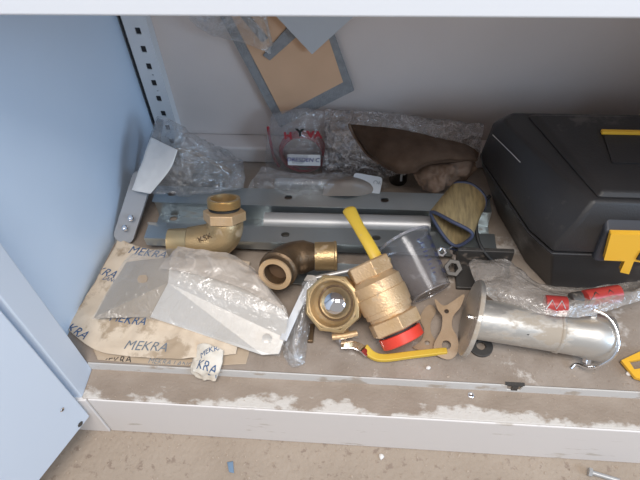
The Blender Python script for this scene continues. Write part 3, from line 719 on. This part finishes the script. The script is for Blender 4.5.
b = MB(); b.tube([lt, (lt+rt_)/2+V((0, -.001, 0)), rt_], .0036, 10, flat=1.2); b.build('stop_bar', M['brass_l'], root, smooth=50)
b = MB(); nb = sm+sd*.040; b.lathe([(.0062, 0), (.0062, .005), (.0030, .0055), (.0030, .008)], nb, sd, 6); b.build('lever_nut', M['chrome'], root)
def strip(pts, w, th, name, m, parent, up=(0, 0, 1), **k):
    "flat strap along a path"
    pts = smoothpath(pts, 6); b = MB(); u = V(up)
    ring = []
    for i, p in enumerate(pts):
        t = (pts[min(i+1, len(pts)-1)]-pts[max(i-1, 0)]).normalized(); s = t.cross(u).normalized(); n = s.cross(t)
        wi = w[0]+(w[1]-w[0])*i/(len(pts)-1) if isinstance(w, tuple) else w
        ring += [p+s*wi/2+n*th/2, p-s*wi/2+n*th/2, p-s*wi/2-n*th/2, p+s*wi/2-n*th/2]
    fs = [(0, 1, 2, 3), tuple(len(ring)-4+q for q in (3, 2, 1, 0))]
    for i in range(len(pts)-1): fs += [(4*i+q, 4*i+(q+1) % 4, 4*i+4+(q+1) % 4, 4*i+4+q) for q in range(4)]
    b.add(ring, fs); return b.build(name, m, parent, **k)
strip([W(341, 345, .020), W(352, 345, .020), W(361, 348, .018), W(368, 354, .013)], .0095, .003, 'lever_shank', M['chrome'], root, bevel=.0004)
strip([W(364, 347, .016), W(372, 355, .0105), W(384, 358, .009), W(410, 355, .009), W(436, 352, .009), W(447, 351, .009)], (.0095, .0068), .0055, 'lever_handle', M['yellow'], root, bevel=.0018, smooth=40, label='yellow plastic-coated lever')

# measuring cup
R0 = W(404, 241, .052); B0 = W(431, 292, .030); ca_ = (B0-R0).normalized(); Lc = (B0-R0).length
root = thing('measuring_cup', 'smoky clear plastic measuring cup with blue graduations lying on its side', 'cup', V((R0.x, R0.y, 0)))
b = MB(); b.lathe([(.0320, 0), (.0335, .0), (.0335, .0025), (.0318, .003), (.0245, Lc), (.0235, Lc+.001), (.0, Lc+.0005), (.0, Lc-.0008), (.0228, Lc-.001), (.0305, .003)], R0, ca_, 48, cap=False)
b.build('cup_wall', M['cup'], root, smooth=40)
b = MB(); b.lathe([(.0225, Lc), (.0247, Lc), (.0247, Lc+.0016), (.0225, Lc+.0016)], R0, ca_, 44, closed=True); b.lathe([(.0325, -.001), (.0345, -.001), (.0345, .002), (.0325, .002)], R0, ca_, 44, closed=True); b.build('rim', film('cup_rim_plastic', tint=(.9,.9,.92), opac=.25, rough=.15, white=(.6,.6,.63), bump=.05, crink=0, refl=.15), root, smooth=40)
cx_ = ca_.cross(V((0, 0, 1))).normalized(); cz = cx_.cross(ca_); cz = cz if cz.z > 0 else -cz
def cup_pt(t, a, lift=.0006):
    r = .0318+(.0245-.0318)*t+lift
    return R0+ca_*(Lc*t)+(cx_*math.sin(a)+cz*math.cos(a))*r
def cup_text(s, size, t, a, flip=1):
    me = textmesh(s, size, Matrix.Identity(4), 0)
    for v in me.vertices:
        x, y = v.co.x, v.co.y; v.co = cup_pt(t-y/Lc, a-x/.028)
    return me
marks = MB()
for k in range(9):
    t = .18+.075*k; w = .22 if k % 2 else .12
    marks.add([cup_pt(t, -.1), cup_pt(t, -.1-w), cup_pt(t+.016, -.1-w), cup_pt(t+.016, -.1)], [(0, 1, 2, 3)])
marks.build('graduations', mat('cup_blue_ink', (.05, .06, .14), .6), root)
mk = bpy.data.materials['cup_blue_ink']
ts = [cup_text(s, .0075, .2+.15*k, -.80) for k, s in enumerate(['500', '400', '300', '200', '100'])]
link('lettering', joinmesh(ts), mk, root)

# wood-grain sleeve
root = thing('wood_grain_sleeve', 'hollow wood-grain sleeve with dark blue rubber rim lying beside the toolbox', 'sleeve', W(455, 220, .03))
fr = [W(430, 211, .066), W(452, 221, .073), W(473, 233, .064), W(466, 243, .046), W(454, 246, .036), W(441, 233, .044)]
bk = [W(452, 184, .070), W(470, 183, .074), W(485, 196, .064), W(484, 210, .050), W(474, 214, .040), W(462, 200, .045)]
fr = smoothpath(fr, 5, True); bk = smoothpath(bk, 5, True)
b = MB(); n_ = len(fr); cf = sum(fr, V())/n_; cb = sum(bk, V())/n_; K = 6
def ringp(t, s): return [cc2.lerp(p.lerp(q, t), s) for p, q in zip(fr, bk) for cc2 in (cf.lerp(cb, t),)]
vs = []
for s, tt in ((1, range(K+1)), (.86, range(K, -1, -1))):
    for k in tt: vs += ringp(k/K, s)
nr = 2*(K+1)
fs = [(i*n_+k, i*n_+(k+1) % n_, ((i+1) % nr)*n_+(k+1) % n_, ((i+1) % nr)*n_+k) for i in range(nr) for k in range(n_)]
b.add(vs, fs); b.build('sleeve_wall', M['wood'], root, smooth=50)
b = MB(); b.tube([p for p in ringp(0, .95)], .0022, 8, closed=True); b.build('front_rim', M['navy'], root, smooth=60, label='dark blue rim')
b = MB(); b.tube([p for p in ringp(1, .95)], .0022, 8, closed=True); b.build('rear_rim', M['navy'], root, smooth=60)

# ================================================================== tool box
root = thing('tool_box', 'big black plastic toolbox with orange-yellow latches at the right', 'toolbox', (.69, .21, 0))
def ring(z, fl, l, bl, yb, xr, yf): # plan outline
    return [V((fl, yf, z)), V((xr-.03, yf, z)), V((xr, yf+.03, z)), V((xr, yb-.02, z)), V((xr-.02, yb, z)), V((bl+.03, yb, z)), V((bl+.006, yb-.012, z)), V((bl, yb-.03, z)), V((l, yf+.05, z)), V((l+.010, yf+.035, z))]
def ring(z, p, xr, yb):
    yf = p[0][1]
    return [V((p[0][0], yf, z)), V((xr-.03, yf, z)), V((xr, yf+.03, z)), V((xr, yb-.02, z)), V((xr-.02, yb, z))]+[V((a, c, z)) for a, c in reversed(p[1:])]
low = [(.545, .130), (.520, .170), (.511, .200), (.495, .250), (.494, .266), (.506, .282)]
seam = [(.522, .117), (.500, .147), (.480, .202), (.459, .257), (.458, .277), (.470, .294)]
edge = [(.540, .126), (.514, .165), (.494, .208), (.466, .264), (.466, .280), (.478, .292)]
topp = [(.553, .140), (.527, .178), (.503, .214), (.476, .262), (.477, .270), (.488, .281)]
def sc(p, d): return [(a+d, c+(d if c < .2 else 0)) for a, c in p]
def loft(secs, name, m, **k):
    b = MB(); n = len(secs[0]); vs = [p for s in secs for p in s]
    fs = [tuple(reversed(range(n))), tuple(range((len(secs)-1)*n, len(secs)*n))]
    for i in range(len(secs)-1): fs += [(i*n+q, i*n+(q+1) % n, (i+1)*n+(q+1) % n, (i+1)*n+q) for q in range(n)]
    b.add(vs, fs); return b.build(name, m, root, **k)
loft([ring(.0, low, .88, .282), ring(.076, sc(seam, .004), .90, .294), ring(.086, seam, .905, .294)], 'box_body', M['black'], bevel=.0025, smooth=35)
loft([ring(.0875, sc(seam, .001), .905, .294), ring(.100, sc(seam, .003), .903, .294), ring(.132, edge, .893, .292), ring(.150, topp, .88, .281)], 'lid', M['black'], bevel=.004, smooth=35, seg=3)
# raised lid centre with handle recess
b = MB(); z = .150
b.hexa([V((.556, .142, z)), V((.86, .142, z)), V((.86, .276, z)), V((.500, .276, z))], [V((.562, .149, z+.006)), V((.85, .149, z+.006)), V((.85, .270, z+.006)), V((.512, .270, z+.006))]); b.build('lid_panel', M['black'], root, bevel=.003, smooth=35)
b = MB(); b.box((.580, .190, z+.0059), (.80, .238, z+.0072)); b.build('handle_recess', M['black'], root)
pS = W(601, 132, .158); b = MB(); b.box((pS.x, pS.y-.003, .1562), (pS.x+.20, pS.y+.0025, .1605)); b.build('handle_stripe', M['amber'], root, bevel=.001, label='orange-yellow stripe')
b = MB(); b.tube(smoothpath([(.66, .212, .159), (.67, .212, .166), (.78, .212, .166), (.79, .212, .159)], 6), .007, 12, flat=.7); b.build('handle', M['black'], root, smooth=60)
# front catch panel
b = MB(); b.hexa([V((.566, .111, .082)), V((.72, .111, .082)), V((.72, .135, .082)), V((.566, .135, .082))], [V((.566, .116, .128)), V((.72, .116, .128)), V((.72, .146, .144)), V((.566, .146, .144))]); b.build('catch_housing', M['blackl'], root, bevel=.004, smooth=35)
def yp(px, py): p = WY(px, py, .110); return (p.x, p.z)
outer = [yp(610, 231), yp(655, 232), yp(655, 262), yp(633, 258), yp(628, 271), yp(619, 269), yp(624, 258), yp(603, 257)]
me = plate(outer, [], .006, Matrix(((1, 0, 0, 0), (0, 0, -1, .1085), (0, 1, 0, 0), (0, 0, 0, 1)))); link('latch', me, M['amber'], root, bevel=.0012, label='orange-yellow latch')
me = plate([yp(635, 255), yp(640, 247), yp(650, 247), yp(650, 258)], [], .002, Matrix(((1, 0, 0, 0), (0, 0, -1, .1045), (0, 1, 0, 0), (0, 0, 0, 1)))); link('latch_slot', me, M['dark'], root)
b = MB(); b.tube([V((.4650, .262, .1305)), V((.4825, .226, .134)), V((.4905, .212, .1335))], .0005, 5); b.build('scratch', M['greyplas'], root)
for x in (.66, .78):
    b = MB(); b.box((x, .288, .07), (x+.05, .303, .150)); b.build('hinge', M['blackl'], root, bevel=.003)

# cable
b = MB(); b.tube(smoothpath([W(490, 196, .05), W(482, 205, .05), W(477, 218, .05), W(477, 235, .042), W(483, 250, .035), (W(494, 262, .025)), W(505, 268, .015)], 6), .0022, 10)
tag(b.build('black_cable', M['rubber'], None, smooth=60), 'thin black cable curving down the left side of the toolbox', 'cable')

# ================================================================== flanged steel pipe
F0 = W(471, 318, .046); F1 = W(611, 339, .031); fa = (F1-F0).normalized(); Lf = (F1-F0).length
root = thing('flanged_steel_pipe', 'dull steel pipe stub with round end flange, lying at the front right', 'pipe', V(((F0.x+F1.x)/2, F0.y, 0)))
fdisc = V((fa.x, fa.y-.10, fa.z-.05)).normalized()
b = MB(); b.lathe([(.0, -.0022), (.0425, -.0022), (.0432, -.0012), (.0432, .0022), (.0425, .0030), (.0, .0030)], F0, fdisc, 56, cap=False); b.build('flange', M['steel'], root, smooth=40)
b = MB(); b.lathe([(.0, .002), (.0225, .002), (.0225, .012), (.0230, Lf*.5), (.0240, Lf*.78), (.0262, Lf*.84), (.0262, Lf*.93), (.0245, Lf*.985), (.020, Lf), (.0, Lf+.001)], F0, fa, 44, cap=False); b.build('pipe_barrel', M['steel'], root, smooth=40)
b = MB(); b.lathe([(.0232, 0), (.0245, .001), (.0245, .004), (.0232, .005)], F0+fa*Lf*.60, fa, 40, closed=True); b.build('weld_bead', M['steel'], root, smooth=60)
for px, py, z in ((593, 315, .056), (587, 360, .014)):
    p = W(px, py, z); q = F0+fa*((p-F0).dot(fa)); d = (p-q).normalized()
    b = MB(); b.lathe([(.0050, .022), (.0050, .030), (.0036, .032)], q, d, 6); b.build('set_screw', M['chrome'], root, bevel=.0004)
b = MB(); b.lathe([(.0014, 0), (.0014, .0006)], W(528, 334, .0535)+V((0, 0, 0)), V((0, -.5, .85)), 10); b.build('drilled_hole', M['dark'], root)
for px, py in ((470, 330), (480, 300)):
    pass
b = MB(); b.lathe([(.003, 0), (.003, .002), (.0015, .003)], F0-fdisc*.0022+V((0, -.002, .004)), -fdisc, 12); b.build('flange_rivet', M['chrome'], root)
wp = [W(594, 310, .064), W(607, 316, .064), W(616, 328, .060), W(619, 343, .053), W(614, 356, .044), W(603, 364, .033), W(590, 368, .018), W(577, 364, .006), W(571, 368, .003)]
b = MB(); b.tube(smoothpath(wp, 7), .0016, 10)
o = tag(b.build('wire_ring', M['chrome'], None, smooth=60), 'bright bent wire loop hooked round the end of the steel pipe', 'wire')

# bag with red labels
root = thing('red_label_bag', 'milky plastic bag with red printed rolls in front of the toolbox', 'bag', W(540, 290, .03))
G = [[W(498, 304, .052), W(540, 314, .062), W(585, 316, .062), W(640, 300, .055), W(665, 292, .05)],
     [W(478, 286, .052), W(530, 299, .066), W(580, 306, .066), W(635, 294, .058), W(665, 286, .055)],
     [W(469, 264, .046), W(512, 276, .056), W(556, 298, .054), W(625, 292, .050), W(665, 282, .05)],
     [W(472, 260, .040), W(510, 262, .042), W(540, 286, .040), W(600, 287, .042), W(665, 275, .045)]]
pillow(G, .010, 60, 30, .003, 26, 51).build('bag_film', M['bagw'], root, smooth=180)
def roll(a, b_, r, m, name, cx=1):
    a, b_ = V(a), V(b_); d = (b_-a); L = d.length; bb = MB()
    bb.lathe([(r*.3, 0), (r, .002), (r*1.02, L*.5), (r, L-.002), (r*.3, L)], a, d, 24); bb.v = [v+V((0, 0, .0008*noise.noise(v*120))) for v in bb.v]
    return bb.build(name, m, root, smooth=50)
r1a, r1b = W(543, 304, .064), W(568, 306, .064); r2a, r2b = W(583, 299, .062), W(620, 293, .058)
roll(r1a, r1b, .0100, M['label_red'], 'printed_roll'); roll(r2a, r2b, .0095, M['label_red'], 'printed_roll')
roll(W(569, 300, .066), W(583, 298, .066), .0075, M['dsteel'], 'dark_roll')
for (a, b_), z in (((r1a, r1b), .010), ((r2a, r2b), .0098)):
    c = (a+b_)/2; d = (b_-a).normalized(); toc = (CAM-c).normalized(); y = toc.cross(d).normalized(); 
    o_ = c+toc*(z+.0006); zz = MB(); Lh = (b_-a).length*.42
    q = [o_+d*(-Lh*.9)-y*.005, o_+d*(-Lh*.3)+y*.005, o_+d*(Lh*.1)-y*.004, o_+d*(Lh*.6)+y*.005, o_+d*(Lh*.95)-y*.003]
    zz.tube(q, .0011, 6, flat=.6); zz.build('printed_zigzag', M['greyplas'] if z > .0099 else M['dsteel'], root)

# gasket plates, washer, nuts
def gasket(out, holes, z, tilt):
    P = smoothpath([W(a, c, z) for a, c in out], 4, True); cx = sum(P, V())/len(P)
    H = [circ(W(a, c, z).x-cx.x, W(a, c, z).y-cx.y, rr_, 16) for a, c, rr_ in holes]
    return plate([(p.x-cx.x, p.y-cx.y) for p in P], H, .0016, Matrix.Translation(cx) @ Matrix.Rotation(tilt, 4, 'X'))
tag(link('gasket_plate', gasket([(434, 302), (443, 308), (452, 304), (463, 298), (460, 309), (453, 317), (452, 327), (458, 337), (459, 349), (452, 356), (443, 355), (435, 350), (435, 341), (441, 330), (442, 318), (437, 311)], [(447, 343, .0052), (446, 313, .0028)], .016, .25), M['gasket'], None), 'tan hourglass gasket with holes leaning against the pipe flange', 'gasket', 'tan gaskets')
tag(link('gasket_plate', gasket([(430, 305), (436, 311), (431, 322), (431, 333), (437, 345), (428, 351), (413, 348), (421, 341), (424, 330), (420, 320), (423, 311)], [(427, 343, .0030)], .003, 0), M['gasket'], None), 'smaller tan gasket lying flat between the red-capped valve and its hourglass-shaped twin', 'gasket', 'tan gaskets')
b = MB(); p = W(481, 346, .003); b.lathe([(.0052, 0), (.0135, 0), (.0135, .0035), (.0052, .0035)], (p.x, p.y, .0005), (.02, 0, 1), 30, closed=True); tag(b.build('dark_washer', M['dsteel'], None, smooth=30, bevel=.0005), 'dark steel washer lying on the shelf below the pipe flange', 'washer')
def nut(c, ax, ro, ri, h, name, m, label, cat):
    b = MB(); b.lathe([(ri, 0), (ro, 0), (ro, h), (ri, h)], c, ax, 6, closed=True); return tag(b.build(name, m, None, bevel=.0008), label, cat)
nut(W(453, 268, .018), (-.1, -.55, .8), .0115, .0055, .010, 'hexagon_nut', M['dsteel'], 'dark steel hexagon nut between measuring cup and toolbox', 'nut')
nut(W(441, 252, .030), (.1, -.5, .8), .0065, .0030, .006, 'hexagon_nut', M['chrome'], 'small bright nut at the edge of the measuring cup', 'nut')
b = MB(); b.lathe([(.0045, 0), (.0045, .018), (.0085, .018), (.0085, .024), (.006, .025)], W(456, 262, .008), V((-.15, .25, .9)), 20); tag(b.build('steel_bolt', M['chrome'], None, smooth=40), 'short bright steel bolt standing below the wood-grain sleeve', 'bolt')
# dark metal block behind the bag
root = thing('dark_metal_bracket', 'dark steel angle bracket lying under the milky bag', 'bracket', W(485, 290, 0))
b = MB(); p = W(485, 284, .01); b.box((p.x-.034, p.y-.004, .001), (p.x+.034, p.y+.036, .006)); b.build('bracket_base', M['dsteel'], root, bevel=.001)
b = MB(); b.box((p.x-.034, p.y+.030, .0065), (p.x+.034, p.y+.036, .036)); b.build('bracket_flange', M['dsteel'], root, bevel=.001)

# aluminium angle and small bag
root = thing('aluminium_strip', 'narrow bright aluminium strip leaning between the metal cover and the open valve', 'strip', W(295, 315, 0))
strip([W(310, 283, .045), W(303, 297, .040), W(292, 320, .030), W(283, 340, .024)], .0085, .0022, 'strip_bar', M['white'], root, bevel=.0004)
strip([W(306, 278, .040), W(313, 279, .045), W(312, 284, .046)], .0085, .002, 'strip_hook', M['stain'], root)
G = [[W(284, 356, .004), W(293, 367, .004), W(304, 364, .004)], [W(285, 338, .014), W(296, 342, .022), W(308, 338, .012)], [W(294, 312, .026), W(303, 314, .032), W(311, 310, .022)], [W(303, 282, .046), W(310, 280, .050), W(318, 280, .044)]]
tag(pillow(G, .007, 22, 44, .0025, 50, 61, zmin=.001).build('small_clear_bag', M['bag'], None, smooth=180), 'small crinkled clear bag lying to the left of the open ball valve', 'bag')
b = MB(); b.tube([W(306, 280, .030), W(330, 275, .034), W(357, 269, .036)], .0032, 10); tag(b.build('steel_rod', M['alu'], None, smooth=60), 'thin steel rod lying below the dark bronze elbow', 'rod')
root = None
b = MB(); p = W(311, 336, .004); b.box((p.x-.004, p.y-.008, .0005), (p.x+.003, p.y+.016, .006)); tag(b.build('bronze_clip', M['bronze'], None, bevel=.001), 'small bronze clip lying to the right of the small clear bag', 'clip')

# yellow lever at the right edge
def gp(px, py, z=.004): p = W(px, py, z); return (p.x, p.y)
me = plate([gp(620, 362), gp(641, 352), gp(660, 352), gp(660, 392), gp(641, 381), gp(634, 379)], [[gp(628, 363), gp(633, 371), gp(650, 368), gp(650, 359)]], .004, Matrix.Translation((0, 0, .006)))
root = tag(link('yellow_clip', me, M['amber'], None, bevel=.0008), 'orange-yellow plastic clip lying at the right edge of the shelf', 'clip')

# sill screw, chips and debris
b = MB(); p = W(471, 395, -.014); b.lathe([(.0036, 0), (.0036, .0008), (.0026, .0016), (.0011, .0016), (.0011, .0009), (0, .0009)], (p.x, p.y, -.0146), (0, 0, 1), 18, cap=False); tag(b.build('sill_screw', M['chrome'], None, smooth=40), 'small bright screw head on the dusty sill', 'screw')
p = W(608, 478, GZ+.004)
root = thing('floor_bolt', 'steel bolt lying on the concrete in front of the plinth', 'bolt', (p.x, p.y, GZ))
b = MB(); b.lathe([(.0028, -.018), (.0028, .012)], (p.x, p.y, GZ+.0055), (1, -.25, 0), 14); b.build('bolt_shank', M['alu'], root, smooth=40)
b = MB(); b.lathe([(.0052, 0), (.0052, .004)], V((p.x, p.y, GZ+.0055))+V((1, -.25, 0)).normalized()*-.022, (1, -.25, 0), 6); b.build('bolt_head', M['alu'], root)
def pebble(px, py, z, r, m, name, label, cat, group=None, flat=.6):
    p = W(px, py, z); b = MB(); b.lathe([(r*math.sin(math.pi*k/6)+1e-5, r*math.cos(math.pi*k/6)*flat) for k in range(7)], (p.x, p.y, z+r*flat*.8), (0, 0, 1), 8, cap=False)
    b.v = [v+(v-V((p.x, p.y, z+r*flat*.8)))*.5*noise.noise(v*300) for v in b.v]
    o = b.build(name, m, None, smooth=180); return tag(o, label, cat, group)
pebble(381, 457, GZ, .0035, M['chip'], 'paint_chip', 'pale paint chip on the concrete just below the plinth', 'chip')
pebble(628, 388 - 14, 0, .003, M['chip'], 'paint_chip', 'pale chip on the shelf by the orange-yellow clip', 'chip')
pebble(428, 368, 0, .003, M['chip'], 'paint_chip', 'pale chip on the shelf below the tip of the yellow lever', 'chip')
G = [[W(227, 462, GZ+.001), W(233, 461, GZ+.001)], [W(229, 472, GZ+.003), W(234, 473, GZ+.002)]]
tag(sheet(G, 6, 10, .0006, 60, 3, zmin=GZ+.0006).build('blue_scrap', M['bluescrap'], None, smooth=180, solid=.0004), 'tiny blue-grey scrap on the concrete in front of the plinth', 'scrap')
# loose grit, uncountable
b = MB(); rnd = random.Random(3)
def grain(x, y, z, r):
    vs = [V((x, y, z))+V((rnd.uniform(-1, 1), rnd.uniform(-1, 1), rnd.uniform(0, 1)))*r for _ in range(4)]
    b.add(vs, [(0, 1, 2), (0, 3, 1), (1, 3, 2), (0, 2, 3)])
for _ in range(900): grain(rnd.uniform(.26, .64), abs(rnd.gauss(0, .05))+.003, .0002, rnd.uniform(.0004, .0014))
for _ in range(400): grain(rnd.uniform(.0, .64), rnd.uniform(-.034, -.002), -.0145, rnd.uniform(.0004, .0011))
for _ in range(1500): grain(rnd.uniform(-.12, .72), rnd.uniform(-.22, -.04), GZ+.0001, rnd.uniform(.0005, .0022))
o = tag(b.build('loose_grit', M['grit'], None), 'fine loose grit scattered on the shelf front, sill and concrete', 'grit'); o['kind'] = 'stuff'
